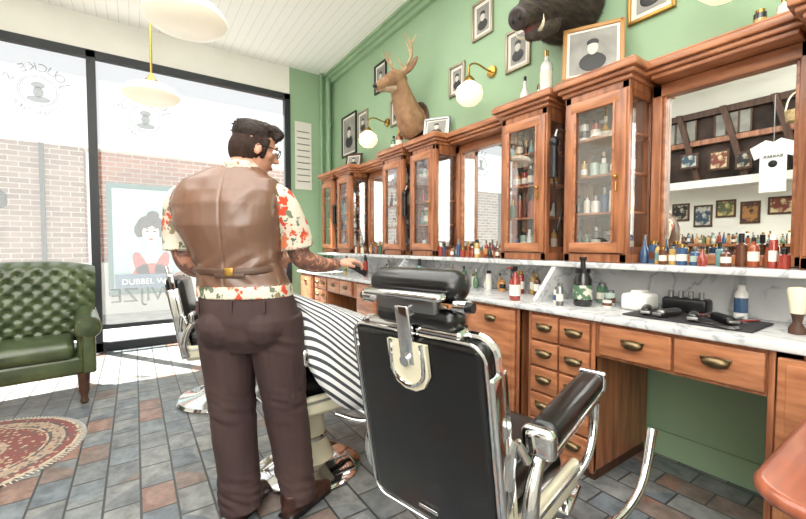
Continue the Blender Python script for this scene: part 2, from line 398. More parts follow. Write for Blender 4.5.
disc(b,.20,1.62,.13,.07,9.045,DK,t=.35); disc(b,.36,1.61,.1,.07,9.045,DK,t=-.5); disc(b,.30,1.78,.10,.08,9.045,DK)
for q in(.20,.32): disc(b,q,1.48,.03,.014,9.06,DK); disc(b,q,1.53,.035,.007,9.06,DK,t=(.26-q)*2)
disc(b,.26,1.33,.04,.018,9.06,RD); disc(b,.26,1.41,.008,.03,9.06,ORANGE); b.span(-.3,.8,8.71,8.72,.4,.68,M('poster_blue',(80,104,128),.6))
b.text("DUBBEL WIJZE",Matrix.Translation((.25,8.70,.54))@RX(90),WHITE,.14); b.obj()
b=B('facade_lantern'); b.cyl((-1.75,8.9,1.95),(-1.75,8.75,1.95),.02,FRAMEB); b.lathe([(.03,0),(.09,.05),(.1,.22),(.03,.3)],(-1.75,8.7,1.8),FRAMEB,8); b.obj()
b=B('electric_box'); b.span(-2.15,-1.8,8.9,8.94,1.25,1.5,WHITE,.01); b.obj()
# ---------------------------------------------------------------- bottles
def bottle(b,x,y,z,h,r,m,cap,style=0):
    if style==0: prof=[(r*.9,0),(r,.01*h),(r,.62*h),(r*.9,.7*h),(r*.35,.78*h),(r*.35,.86*h)]; c=(.35,.86)
    elif style==1: prof=[(r,0),(r,.8*h),(r*.8,.84*h)]; c=(.7,.84)
    elif style==2: prof=[(r*.8,0),(r,.1*h),(r,.4*h),(r*.4,.62*h),(r*.28,.85*h)]; c=(.3,.85)
    else: prof=[(r,0),(r,.66*h),(r*.5,.72*h)]; c=(.5,.72)
    b.lathe(prof,(x,y,z),m,12)
    b.lathe([(r*c[0]*1.05,c[1]*h),(r*c[0]*1.05,h*.99),(r*c[0]*.8,h)],(x,y,z),cap,10)
    if style in(0,1): b.lathe([(r*1.015,.2*h),(r*1.015,.52*h)],(x,y,z),LABEL if random.random()<.6 else random.choice(BM),12)
def shelf_fill(b,x0,x1,y0,y1,z,hmax,rows=2):
    for rix in range(rows):
        x=x0+(x1-x0)*(rix+.5)/rows; y=y0+.03
        while y<y1-.02:
            r=random.uniform(.016,.03); h=random.uniform(.5,.95)*hmax
            bottle(b,x,y+r,z,h,r,random.choice(BM),random.choice(CAPS),random.randrange(4)); y+=2*r+random.uniform(.004,.02)
# ---------------------------------------------------------------- cabinets
FX=2.22
def cornice(b,x0,x1,y0,y1,z=2.12):
    for z0,z1,o in ((0,.025,.015),(.025,.05,.035),(.05,.085,.055),(.085,.1,.045)): b.span(x0-o,x1,y0-o,y1+o,z+z0,z+z1,WOODH,.006)
def cabinet(y0,y1):
    b=B('display_cabinet'); x0,x1=FX,WX-.005; p=.04
    b.span(x0,x1,y0,y1,1.12,1.17,WOOD,.004); b.span(x0,x1,y0,y1,2.08,2.12,WOOD)
    b.span(x1-.015,x1,y0,y1,1.12,2.12,DWOOD)
    for yy in (y0,y1-p): 
        b.span(x0,x0+p,yy,yy+p,1.12,2.12,WOOD,.004); b.span(x1-p,x1,yy,yy+p,1.12,2.12,WOOD,.004)
    for yy in (y0,y1-.012): b.span(x0+p,x1-p,yy,yy+.006,1.17,2.08,GLASS); b.span(x0+p,x1-p,yy,yy+.014,1.17,1.21,WOOD); b.span(x0+p,x1-p,yy,yy+.014,2.04,2.08,WOOD)
    a,c=y0+.045,y1-.045
    b.span(x0-.015,x0+.01,a-.035,a+.03,1.175,2.075,WOOD,.004); b.span(x0-.015,x0+.01,c-.03,c+.035,1.175,2.075,WOOD,.004)
    b.span(x0-.016,x0+.01,a,c,1.175,1.235,WOODH,.004); b.span(x0-.016,x0+.01,a,c,2.01,2.075,WOODH,.004)
    for q in(1,-1):
        e=(a+.03) if q>0 else (c-.03); b.span(x0-.02,x0-.012,e-.006,e+.006,1.23,2.015,WOODH,.002)
    b.span(x0-.004,x0,a+.03,c-.03,1.23,2.02,GLASS)
    b.ball((x0-.03,a+.01,1.6),.012,BRASS,10); b.cyl((x0-.02,a+.01,1.52),(x0-.02,a+.01,1.57),.006,BRASS,seg=8)
    for z in (1.4,1.62,1.84): b.span(x0+.02,x1-.015,y0+.01,y1-.01,z,z+.012,WOOD)
    cornice(b,x0,x1,y0,y1); b.obj()
    k=B('grooming_product_bottles')
    for z,h in ((1.172,.2),(1.413,.18),(1.633,.18),(1.853,.17)): shelf_fill(k,x0+.04,x1-.03,y0+.03,y1-.03,z,h)
    k.obj()
def mirror(y0,y1):
    b=B('framed_mirror'); x0=WX-.07
    b.span(WX-.035,WX-.03,y0,y1,1.14,2.12,MIRROR); b.span(WX-.028,WX-.005,y0,y1,1.12,2.14,DWOOD)
    for yy in (y0,y1-.05): b.span(x0,WX-.028,yy,yy+.05,1.12,2.12,WOOD,.005)
    for yy in (y0+.05,y1-.065): b.span(x0+.015,WX-.034,yy,yy+.015,1.16,2.07,WOODH,.004)
    b.span(x0,WX-.028,y0,y1,1.12,1.17,WOODH,.005); b.span(x0,WX-.028,y0,y1,2.05,2.12,WOODH,.005)
    cornice(b,2.36,WX-.005,y0+.05,y1-.05,2.121); b.obj()
P=1.65
for k in range(-1,3):
    o=k*P
    if k>=0: cabinet(1.06+o,1.44+o); cabinet(1.57+o,1.95+o)
    else: cabinet(.0,.385)
    if k>-1: mirror((.345 if k else .395)+o,1.045+o)
for k in range(0,3):
    b=B('cabinet_panel'); b.span(2.4,WX-.01,1.45+k*P,1.56+k*P,1.12,2.12,WOOD); b.obj()
b=B('barber_counter')
y0,y1=-.9,5.35
b.span(1.875,WX-.01,y0,y1,.84,.87,MARBLE,.006)
b.span(2.44,WX-.01,y0,y1,.87,1.085,MARBLE); b.span(2.18,WX-.005,y0,y1,1.085,1.118,MARBLE,.006)
for yy in (1.47,3.12):
    b.prism([(2.44,yy,.87),(2.0,yy,.87),(2.0,yy,.89),(2.19,yy,1.085),(2.44,yy,1.085)],(0,.03,0),MARBLE)
def pull(b,y,z):
    b.ball((1.886,y,z+.004),(.026,.048,.024),DBRASS,14); b.box((1.888,y,z+.018),(.012,.104,.014),DBRASS,.003)
def drawer(b,ya,yb,za,zb,n=1):
    b.span(1.888,1.915,ya+.006,yb-.006,za+.006,zb-.006,WOODH,.006)
    if zb-za>.3: b.span(1.884,1.89,ya+.03,yb-.03,za+.028,zb-.028,WOODH,.004)
    pull(b,(ya+yb)/2,(za+zb)/2 if zb-za<.3 else zb-.08)
def column(b,ya,yb,kind):
    b.span(1.91,2.48,ya,yb,.06,.84,WOOD); b.span(1.94,2.48,ya+.01,yb-.01,0,.06,DWOOD)
    b.span(1.9,1.93,ya,ya+.02,.05,.84,WOOD,.003); b.span(1.9,1.93,yb-.02,yb,.05,.84,WOOD,.003)
    a,c=ya+.02,yb-.02
    if kind=='s':
        m=(a+c)/2
        for i in range(5):
            z1=.825-i*.15
            drawer(b,a,m,z1-.15,z1); drawer(b,m,c,z1-.15,z1)
    else:
        drawer(b,a,c,.09,.825)
for k in range(-1,3):
    o=k*P
    if k>=0: column(b,1.05+o,1.45+o,'s'); column(b,1.52+o,1.96+o,'d')
    else: column(b,-.1,.4,'d')
    ka,kc=.40+o,1.05+o
    if k>=0:
        b.span(1.91,2.4,ka-.09,kc,.66,.84,WOOD); m=(ka+kc)/2-.02
        drawer(b,ka,m,.67,.83); drawer(b,m,kc-.02,.67,.83)
b.obj()
for k in range(3):
    g=B('grooming_product_bottles'); y=.42+k*P
    while y<1.02+k*P:
        r=random.uniform(.013,.024); h=random.uniform(.08,.16)
        bottle(g,2.24+random.uniform(0,.12),y+r,1.119,h,r,BM[random.choice([0,1,3,4,6,9,9,0,5,2,10,6,8])],random.choice(CAPS),random.randrange(4)); y+=2*r+.002
    g.obj()
g=B('decorative_bottles')
for (x,y,h,r,m,st) in [(2.36,1.86,.22,.035,BM[11],2),(2.3,1.64,.3,.04,BM[5],0),(2.42,1.76,.2,.035,BM[6],0),(2.42,.50,.1,.025,BM[5],0),(2.42,.58,.09,.025,BM[8],1),(2.38,3.52,.24,.04,BM[0],0),(2.38,3.63,.2,.035,BM[2],0),(2.42,.43,.12,.025,BM[6],1)]:
    bottle(g,x,y,2.222,h,r,m,random.choice(CAPS),st)
g.obj()
# ---------------------------------------------------------------- pictures
def picture(y,z,w,h,fm,name='picture_frame',x=WX):
    b=B(name); t=.02
    b.span(x-.008,x-.002,y-w/2,y+w/2,z-h/2,z+h/2,PAPER)
    b.span(x-.011,x-.008,y-w/2+.04,y+w/2-.04,z-h/2+.04,z+h/2-.04,PGREY)
    b.ball((x-.011,y,z-h*.17),(.003,w*.26,h*.15),PDARK); b.ball((x-.013,y,z+h*.06),(.003,w*.12,h*.13),PLIGHT); b.ball((x-.0125,y,z+h*.13),(.003,w*.14,h*.09),PDARK)
    for s in(-1,1):
        b.span(x-.024,x-.001,y+s*w/2-t/2,y+s*w/2+t/2,z-h/2-t/2,z+h/2+t/2,fm,.003); b.span(x-.024,x-.001,y-w/2,y+w/2,z+s*h/2-t/2,z+s*h/2+t/2,fm,.003)
    return b.obj()
SILV=M('silver_frame',(160,150,130),.35,.6)
for (y,z,w,h,fm) in [(2.43,3.17,.22,.3,SILV),(2.05,2.76,.22,.3,SILV),(1.09,2.72,.24,.32,GOLD),(2.75,2.76,.19,.26,SILV),(3.77,2.75,.22,.28,SILV),(4.97,2.76,.42,.55,BLACK),(4.57,2.82,.25,.3,SILV),(4.12,3.26,.25,.33,BLACK)]:
    picture(y,z,w,h,fm)
b=B('certificate_poster'); b.span(1.95,2.2,WY-.012,WY-.002,2.04,3.02,PAPER)
for i in range(9): b.span(1.98,2.17,WY-.014,WY-.012,2.15+i*.09,2.165+i*.09,STEEL)
b.obj()
def lean(loc,w,h,rz,name,fm,roll=0):
    b=B(name); b.X=Matrix.Translation(loc)@RZ(rz)@RX(-12)@RY(roll)
    b.box((0,0,h/2),(w,.012,h),fm); b.box((0,-.007,h/2),(w-.04,.004,h-.04),PAPER); b.box((0,-.01,h/2),(w-.08,.004,h-.08),PGREY)
    b.ball((0,-.012,h*.3),(w*.22,.003,h*.17),PDARK); b.ball((0,-.014,h*.56),(w*.09,.003,h*.13),PLIGHT); b.ball((0,-.0135,h*.66),(w*.1,.003,h*.07),PDARK)
    for s in(-1,1): b.box((s*(w/2-.012),-.008,h/2),(.025,.02,h),fm,.004); b.box((0,-.008,h/2+s*(h/2-.012)),(w,.02,.025),fm,.004)
    b.obj()
lean((2.30,1.32,2.224),.34,.36,-62,'photo_frame',M('frame_oak',(176,128,72),.4))
lean((2.38,2.9,2.222),.26,.22,-60,'photo_frame',STEEL)
lean((2.38,4.6,2.222),.24,.2,-60,'photo_frame',DWOOD)
# ---------------------------------------------------------------- lamps
def pendant(x,y,z):
    b=B('pendant_lamp')
    b.lathe([(.02,.125),(.09,.12),(.155,.09),(.185,.055),(.19,.035),(.17,.01),(.11,-.015),(.0,-.025)],(x,y,z),OPAL,40)
    b.lathe([(.05,.12),(.05,.14),(.025,.17),(.012,.2)],(x,y,z),BRASS,20); b.cyl((x,y,z+.19),(x,y,CZ-.02),.008,BRASS,seg=8)
    b.lathe([(.06,0),(.05,.03),(.0,.035)],(x,y,CZ-.035),BRASS,20); b.obj()
pendant(.235,2.25,2.31); pendant(.13,3.5,2.30)
def sconce(y):
    b=B('sconce_lamp'); x=2.25
    b.lathe([(.0,-.095),(.06,-.085),(.1,-.045),(.11,0),(.1,.045),(.05,.085),(.035,.1)],(x,y,2.44),OPALL,28)
    b.lathe([(.04,.095),(.045,.11),(.02,.14)],(x,y,2.44),BRASS,16)
    b.tube([(x,y,2.57),(x,y,2.66),(x+.08,y,2.7),(x+.2,y,2.68),(WX-.02,y,2.68)],.008,BRASS,8,n=5)
    b.lathe([(.05,0),(.045,.02),(.0,.025)],(WX-.002,y,2.68),BRASS,18,X=RY(-90)); b.obj()
for k in range(3): sconce(.67+k*P)
# ---------------------------------------------------------------- barber chairs
def chair(loc,ang,tilt=10,pad=True,br=.29):
    b=B('barber_chair'); X0=Matrix.Translation(loc)@RZ(ang); b.X=X0
    b.lathe([(.0,.0),(br,.0),(br+.01,.012),(br-.005,.03),(.2,.045),(.13,.07),(.0,.075)],(0,0,0),CHROME,48)
    b.lathe([(.14,.06),(.125,.09),(.09,.18),(.08,.3),(.1,.36),(.1,.39)],(0,0,0),CREAM,36)
    b.lathe([(.086,.17),(.096,.175),(.096,.19),(.085,.2)],(0,0,0),CHROME,36)
    b.box((0,0,.42),(.46,.48,.1),CREAM,.035); b.box((0,0,.475),(.48,.5,.014),CHROME,.006)
    b.box((.02,0,.53),(.47,.45,.11),BLACKV,.045,seg=5)
    b.X=X0@Matrix.Translation((-.235,0,.50))@RY(-tilt)
    b.box((0,0,.19),(.06,.47,.6),BLACKV,.028,seg=5)
    b.box((.045,0,.2),(.07,.41,.54),BLACKV,.034,seg=5)
    def rr(w,h,r,x,zc):
        o=[]
        for cx,cz,a0 in ((w/2-r,h/2-r,0),(-w/2+r,h/2-r,90),(-w/2+r,-h/2+r,180),(w/2-r,-h/2+r,270)):
            for i in range(7):
                a=math.radians(a0+i*15); o.append((x,cx+r*math.cos(a),zc+cz+r*math.sin(a)))
        return o
    b.tube(rr(.475,.605,.05,-.026,.19),.005,CHROME,8,closed=True)
    b.tube(rr(.485,.61,.05,.02,.19),.012,CHROME,8,closed=True)
    for s in(-1,1): b.box((.012,s*.243,.16),(.075,.02,.5),CHROME,.009)
    b.prism([(-.034,y,z) for y,z in [(-.07,.47),(.07,.47),(.07,.38),(.05,.345),(.02,.33),(-.02,.33),(-.05,.345),(-.07,.38)]],(-.012,0,0),CREAM)
    b.tube([(-.046,-.055,.47),(-.05,-.055,.38),(-.05,0,.345),(-.05,.055,.38),(-.046,.055,.47)],.006,CHROME,8,n=4)
    b.box((-.04,0,.49),(.018,.05,.17),CHROME,.006); b.cyl((-.06,0,.42),(-.035,0,.42),.016,CHROME)
    b.box((-.034,0,-.06),(.006,.07,.012),CHROME,.002)
    b.box((0,0,.5),(.05,.34,.03),CHROME,.012)
    if pad:
        b.box((-.02,0,.575),(.03,.22,.05),STEEL,.01); b.box((-.035,0,.605),(.04,.28,.02),CHROME,.01)
        b.box((.03,0,.615),(.09,.33,.085),BLACKV,.04,rot=RY(-25),seg=5); b.box((.0,-.02,.535),(.08,.28,.055),BLACKV,.026,rot=RY(15),seg=4)
        for s in(-1,1): b.cyl((-.0,s*.15,.575),(-.0,s*.185,.575),.02,CHROME); b.cyl((-.0,s*.185,.575),(0,s*.2,.575),.013,BLACK)
    b.X=X0
    for s in(-1,1):
        y=s*.295
        R=RY(-6)
        b.box((.06,y,.735),(.42,.085,.07),BLACKV,.03,rot=R,seg=5)
        b.box((.06,y,.695),(.45,.075,.02),CHROME,.008,rot=R)
        b.box((-.165,y,.705),(.045,.095,.085),CHROME,.03,rot=R,seg=5); b.box((.275,y,.757),(.02,.09,.07),CHROME,.01,rot=R)
        b.tube([(.26,y,.72),(.305,y,.68),(.30,y,.58),(.24,y,.5),(.2,y*.9,.43)],[.014,.016,.014,.013,.013],CHROME,10,n=4)
        b.tube([(-.15,y,.69),(-.2,y,.6),(-.22,y,.5),(-.2,y*.92,.42)],[.016,.02,.022,.016],CHROME,10,n=4)
        b.tube([(-.2,y*.95,.66),(-.235,s*.26,.72),(-.25,s*.255,.6)],.012,CHROME,8,n=4)
        b.box((0,s*.262,.45),(.44,.03,.09),CREAM,.012); b.box((0,s*.28,.47),(.42,.008,.012),CHROME)
    b.tube([(.02,-.27,.38),(.14,-.38,.35),(.30,-.44,.42),(.42,-.45,.58)],[.012,.014,.013,.016],CHROME,10,n=5)
    for s in(-1,1): b.tube([(.2,s*.14,.42),(.32,s*.15,.4),(.42,s*.15,.25),(.45,s*.15,.17)],.013,CHROME,8,n=4)
    b.box((.48,0,.17),(.16,.36,.025),CHROME,.008,rot=RY(-18)); b.box((.48,0,.186),(.13,.3,.008),BLACK,.003,rot=RY(-18))
    return b.obj(loc=loc)
chair((.955,.945,0),13)
chair((.77,2.03,0),4,tilt=18,pad=False,br=.27)
chair((.56,3.36,0),-14,pad=False,br=.32)
# ---------------------------------------------------------------- people
def hand(b,W,d,n,curl,skin,thumb=1):
    W=V(W);d=V(d).normalized();n=V(n);n=(n-d*n.dot(d)).normalized();s=d.cross(n)*thumb
    R=Matrix(((s.x,d.x,n.x,0),(s.y,d.y,n.y,0),(s.z,d.z,n.z,0),(0,0,0,1)))
    b.ball(W+d*.048,(.040,.052,.017),skin,14,rot=R)
    for i,L in enumerate((.068,.078,.072,.056)):
        p=W+d*.082+s*((1.5-i)*.020); pts=[W+d*.05+s*((1.5-i)*.016),p]; dd=d.copy(); tot=0
        for q,f in enumerate((.45,.32,.23)):
            tot+=math.radians(curl*(.8+.2*q)); dd=(d*math.cos(tot)+n*math.sin(tot)).normalized()
            p=p+dd*L*f*1.05; pts.append(p)
        b.tube(pts,[.010,.0098,.0092,.0086,.0074],skin,8)
    t=W+d*.02+s*.03; e=t+(d*.7+s*.5+n*.25).normalized()*.035
    b.tube([W+d*.02,t,e,e+(d*.9+n*.5).normalized()*.03],[.014,.014,.011,.009],skin,8)
def headparts(b,C,f,skin,hair,fade,quiff=True,upv=(0,0,1)):
    f=V(f).normalized(); u=V(upv); u=(u-f*u.dot(f)).normalized(); r=f.cross(u)
    H=Matrix(((r.x,f.x,u.x,C[0]),(r.y,f.y,u.y,C[1]),(r.z,f.z,u.z,C[2]),(0,0,0,1)))
    X=b.X; b.X=X@H
    b.ball((0,-.012,.03),(.073,.092,.086),skin,20); b.ball((0,.022,-.03),(.060,.066,.085),skin,20)
    b.ball((0,.06,-.095),(.028,.024,.02),skin); b.tube([(0,.082,.025),(0,.098,-.005),(0,.108,-.026)],[.009,.011,.014],skin,8)
    b.ball((0,.078,.036),(.048,.012,.010),skin,12); b.ball((0,.086,-.058),(.024,.011,.008),LIP,12)
    for s in(-1,1):
        b.ball((s*.083,.0,-.014),(.008,.014,.026),skin,12,rot=RZ(s*-18)); b.ball((s*.045,.055,-.015),(.02,.02,.02),skin,12)
        b.ball((s*.03,.078,.014),(.014,.010,.009),EYE,10)
        b.ball((s*.03,.086,.014),(.006,.004,.006),hair,8)
        b.tube([(s*.012,.090,.036),(s*.03,.088,.041),(s*.048,.076,.036)],.0045,hair,6)
        b.tube([(s*.068,.030,.05),(s*.070,.026,.0),(s*.066,.026,-.04)],[.014,.012,.007],fade,8)
    b.ball((0,-.034,-.008),(.079,.080,.09),fade,20)
    b.ball((0,-.008,.03),(.079,.066,.05),fade,20)
    b.ball((0,-.026,.058),(.078,.092,.062),hair,20)
    b.ball((0,.03,.088),(.06,.06,.036),hair,16)
    if quiff:
        rs=random.Random(3)
        for i in range(110):
            a=rs.uniform(-1,1); y0=rs.uniform(-.07,.08); h=.128+rs.uniform(-.008,.006)-.034*a*a-.25*max(0,-y0)+.1*max(0,y0)
            x=a*.060
            b.tube([(x*.95,y0,.08-.02*a*a),(x*1.05,y0+.012,h-.014),(x*1.02,y0-.014,h),(x*.98,y0-.055,h-.018)],[.009,.008,.0065,.003],hair,6,n=2)
    b.X=X; return X@H
R_=V((.823,-.568,0)); F_=V((.568,.823,0))
ML=V((.384,1.825,0))
MX=Matrix(((R_.x,F_.x,0,ML.x),(R_.y,F_.y,0,ML.y),(0,0,1,0),(0,0,0,1)))
b=B('barber_man',MX)
b.loft([(.02,0,1.035,.2,.135),(.01,0,1.08,.190,.130),(.0,0,1.13,.180,.124),(-.02,-.002,1.2,.192,.131),(-.045,-.004,1.30,.222,.145),(-.05,-.002,1.39,.236,.144),(-.045,.005,1.45,.234,.128),(-.04,.012,1.505,.205,.108),(-.03,.02,1.54,.14,.09),(-.015,.03,1.56,.095,.078)],VEST,40)
b.loft([(.022,0,1.0,.203,.142),(.022,0,1.045,.200,.138)],FLORAL,40)
b.loft([(.05,0,.76,.12,.1),(.045,0,.82,.205,.14),(.04,0,.90,.214,.15),(.03,0,.97,.203,.142),(.025,0,1.03,.192,.13)],TROU,40)
for s in(-1,1): b.ball((.035+s*.09,-.055,.87),(.1,.105,.1),TROU,20)
b.tube([(-.075,0,.9),(-.065,.01,.7),(-.05,.01,.5),(-.03,0,.3),(.0,-.02,.045)],[.12,.112,.098,.092,.090],TROU,24,n=5)
b.tube([(.145,0,.9),(.165,.02,.7),(.18,.03,.5),(.205,.04,.3),(.24,.03,.05)],[.12,.112,.098,.088,.080],TROU,24,n=5)
b.tube([(-.2,.0,1.44),(-.25,.01,1.42),(-.275,.03,1.35),(-.285,.045,1.27),(-.285,.05,1.20)],[.06,.07,.074,.076,.078],FLORAL,20,n=4)
b.tube([(.12,.0,1.44),(.16,.02,1.42),(.195,.05,1.35),(.215,.08,1.27),(.225,.09,1.205)],[.06,.07,.074,.076,.078],FLORAL,20,n=4)
b.tube([(-.07,.02,1.56),(-.02,-.06,1.568),(.05,-.03,1.568),(.065,.05,1.56),(.0,.09,1.55),(-.06,.06,1.55)],.018,FLORAL,10,closed=True)
b.tube([(-.285,.05,1.25),(-.27,.06,1.15),(-.23,.13,1.11),(-.14,.27,1.14),(-.05,.37,1.16)],[.052,.05,.048,.038,.027],TATT,14,n=4)
b.tube([(.22,.085,1.26),(.24,.10,1.17),(.28,.15,1.135),(.34,.23,1.12),(.385,.28,1.125)],[.052,.05,.046,.036,.028],TATT,14,n=4)
hand(b,(-.05,.37,1.16),(.8,.6,.1),(.3,-.2,-.9),22,SKIN,1)
hand(b,(.385,.28,1.125),(.75,.35,.15),(-.1,.1,-1),38,SKIN,-1)
b.tube([(-.01,.02,1.50),(.0,.03,1.56),(.035,.05,1.62)],[.07,.06,.056],SKIN,18,n=3)
HX=headparts(b,(.048,.065,1.652),(.80,.52,-.28),SKIN,HAIR,FADE)
def folds(c,m):
    a=c.x*R_.x+c.y*R_.y; bb=c.x*F_.x+c.y*F_.y; z=c.z
    if m is VEST:
        w=math.exp(-((z-1.13)/.07)**2)
        d=.0055*noise.noise(V((a*9+z*6,bb*9,z*9-a*5)))
        d+=.006*w*math.sin(a*62+3*math.sin(z*30)+2*noise.noise(V((a*8,z*14,3))))*(.5+.5*noise.noise(V((a*6,z*8,9))))
        d-=.0035*math.exp(-((a+.02+.1*(z-1.2)*.3)/.004)**2)*(bb<0)
        e=max(0,1-abs(z-1.40)/.14); d+=.005*e*noise.noise(V((a*16-z*10,bb*6,z*16)))
        return d
    if m is TROU:
        d=.006*noise.noise(V((a*9,bb*9,z*7)))
        w=math.exp(-((z-.5)/.1)**2)+1.3*math.exp(-((z-.12)/.10)**2)+.8*math.exp(-((z-.8)/.06)**2)
        return d+.0065*w*noise.noise(V((a*10,bb*10,z*38+a*12)))
    if m is FLORAL: return .006*noise.noise(V((a*14,bb*14,z*12)))
    return 0
man=fuse(b,.0055,3,loc=(ML.x,ML.y,0),disp=folds)
b=B('vest_cinch',MX)
def onback(a,z,cx,rx,ry,off=.004):
    t=(a-cx)/rx; t=max(-.99,min(.99,t)); return (a,-(ry)*(1-abs(t)**2.4)**(1/2.4)-off,z)
b.tube([onback(-.165+.33*i/14,1.118-.010*math.sin(i/14*math.pi),0,.187,.130,.001) for i in range(15)],.015,VESTD,8,flat=(0,1,0))
b.tube([onback(-.05+.12*i/6,1.095,0,.187,.131,.004) for i in range(7)],.011,VESTD,8,flat=(0,1,0))
b.box((0.01,-.139,1.110),(.036,.006,.034),BRASS,.002)
join_to(b.obj(),man)
b=B('belt_loops',MX)
for a in(-.12,.02,.15): b.box((a,-.148+abs(a)*.1,.965),(.012,.01,.05),TROU)
join_to(b.obj(),man)
b=B('eyeglasses',HX)
for s in(-1,1):
    b.tube([(s*.031+.022*math.cos(t*math.pi/8),.1,.012+.018*math.sin(t*math.pi/8)) for t in range(16)],.0022,BLACK,6,closed=True)
    b.tube([(s*.053,.1,.018),(s*.07,.09,.018),(s*.085,.01,.012),(s*.086,-.01,0)],.0025,BLACK,6)
b.cyl((-.009,.102,.016),(.009,.102,.016),.0022,BLACK,seg=6); join_to(b.obj(),man)
for nm,(x,y),dr in (('shoe_left',(-.005,-.0),(.15,1)),('shoe_right',(.245,.03),(.5,.85))):
    d=V((dr[0],dr[1],0)).normalized(); sd=V((d.y,-d.x,0))
    b=B(nm,MX@Matrix(((sd.x,d.x,0,x),(sd.y,d.y,0,y),(0,0,1,0),(0,0,0,1))))
    b.ball((0,-.045,.05),(.04,.06,.05),SHOE); b.ball((0,.07,.04),(.05,.10,.038),SHOE); b.ball((0,.14,.032),(.045,.06,.03),SHOE); b.tube([(0,-.05,.05),(0,-.045,.11)],[.045,.05],SHOE,12)
    b.box((0,.04,.012),(.095,.27,.022),BLACK,.01)
    o=fuse(b,.008,3); join_to(o,man)
b=B('barber_comb',MX); b.box((.47,.32,1.10),(.14,.006,.03),BLACK,.002,rot=RZ(20)@RY(30)); b.cyl((.45,.33,1.12),(.53,.36,1.05),.005,STEEL); join_to(b.obj(),man)
# client
CY=2.04
b=B('seated_client')
b.loft([(.66,CY,.58,.15,.17),(.66,CY,.64,.15,.17),(.62,CY,.75,.13,.18),(.57,CY+.01,.9,.12,.2),(.55,CY+.02,.97,.1,.17),(.54,CY+.03,1.02,.06,.08)],BLACKV)
b.tube([(.55,CY+.03,1.0),(.57,CY+.04,1.1)],[.055,.052],SKIN,14)
for s in(-1,1):
    b.tube([(.68,CY+s*.09,.66),(1.1,CY+s*.1,.65),(1.18,CY+s*.1,.58),(1.2,CY+s*.1,.32),(1.22,CY+s*.1,.26)],[.08,.07,.062,.045,.045],TROU,14,n=4)
    b.tube([(.57,CY+.01+s*.19,.95),(.68,CY+s*.24,.78),(.9,CY+s*.16,.74)],[.055,.045,.035],BLACKV,12,n=4)
    b.ball((1.27,CY+s*.1,.245),(.11,.045,.035),SHOE)
headparts(b,(.60,CY+.06,1.17),(1,-.1,-.2),SKIN,HAIR,FADE,False)
cl=fuse(b,.01,3,loc=(.7,CY,0))
st=[(.60,1.055,.07,.02),(.60,1.0,.24,.12),(.68,.96,.36,.28),(.80,.91,.40,.36),(.95,.86,.40,.36),(1.04,.82,.39,.36),(1.10,.76,.38,.30),(1.13,.66,.37,.22),(1.15,.54,.36,.1),(1.16,.44,.36,.04)]
vs=[];uv=[];fs=[];NS=60
S=[V((s[0],s[1],s[2])) for s in st]; D_=[V((s[3],0,0)) for s in st]; S=catmull(S,6); D_=catmull(D_,6)
for i,(s,d) in enumerate(zip(S,D_)):
    for j in range(NS+1):
        t=j/NS*2-1; w=s.z*math.sin(t*math.pi/2)
        drop=d.x*abs(t)**5*1.25
        wr=.016*math.sin(t*17+i*.22)*abs(t)**1.5+.014*noise.noise(V((s.x*8,t*4,i*.1)))
        vs.append((s.x+wr*.6,CY+w+wr*.8,s.y-drop+wr*.6)); uv.append(((w+(-drop if t<0 else drop))/.040+i*.42+50,i/10))
n=NS+1
for i in range(len(S)-1):
    for j in range(NS): fs.append((i*n+j,i*n+j+1,(i+1)*n+j+1,(i+1)*n+j))
me=bpy.data.meshes.new('barber_cape'); me.from_pydata(vs,[],fs); me.materials.append(STRIPE)
ul=me.uv_layers.new(name='UVMap')
for l in me.loops: ul.data[l.index].uv=uv[l.vertex_index]
me.polygons.foreach_set('use_smooth',[True]*len(fs))
cape=bpy.data.objects.new('barber_cape',me); sc.collection.objects.link(cape); so=cape.modifiers.new('s','SOLIDIFY'); so.thickness=.006
join_to(cape,cl)
# ---------------------------------------------------------------- deer & boar
b=B('mounted_deer_head',Matrix.Translation((0,0,-.10)))
b.tube([(2.49,3.36,2.56),(2.42,3.35,2.62),(2.34,3.34,2.74),(2.25,3.32,2.9),(2.22,3.32,2.98)],[.17,.16,.13,.10,.085],FUR,20,n=4)
b.tube([(2.30,3.32,2.99),(2.2,3.31,2.99),(2.1,3.31,2.93),(2.0,3.3,2.87),(1.96,3.3,2.85)],[.06,.088,.07,.048,.036],FUR,16,n=4)
b.tube([(2.2,3.31,2.9),(2.05,3.3,2.86),(1.98,3.3,2.84)],[.05,.038,.03],FURL,12); b.ball((1.945,3.3,2.86),(.022,.03,.024),BLACK,12)
b.ball((2.35,3.34,2.66),(.09,.11,.11),FURL,14)
for s in(-1,1):
    b.ball((2.14,3.31+s*.062,2.975),(.018,.014,.018),BLACK,10)
    b.tube([(2.26,3.32+s*.07,3.03),(2.28,3.32+s*.14,3.07),(2.28,3.32+s*.22,3.11),(2.28,3.32+s*.26,3.14)],[.02,.038,.034,.008],FUR,12,n=3,flat=(1,0,0))
    q=V((2.24,3.32+s*.04,3.05)); K=lambda x,y,z:q+V((x,s*y,z))*.78
    b.tube([q,K(.05,.08,.1),K(.04,.19,.2),K(-.04,.22,.32),K(-.1,.18,.4)],[.02,.017,.015,.012,.005],ANTLER,8,n=4)
    b.tube([K(.01,.03,.03),K(-.06,.04,.12),K(-.1,.03,.17)],[.014,.01,.004],ANTLER,8,n=3)
    b.tube([K(.045,.16,.17),K(-.02,.15,.3),K(-.03,.13,.36)],[.013,.01,.004],ANTLER,8,n=3)
    b.tube([K(0,.21,.27),K(.05,.24,.36),K(.06,.23,.42)],[.012,.01,.004],ANTLER,8,n=3)
b.lathe([(.0,0),(.2,0),(.19,.02),(.0,.03)],(WX-.003,3.36,2.60),DWOOD,24,X=RY(-90),sx=1.2)
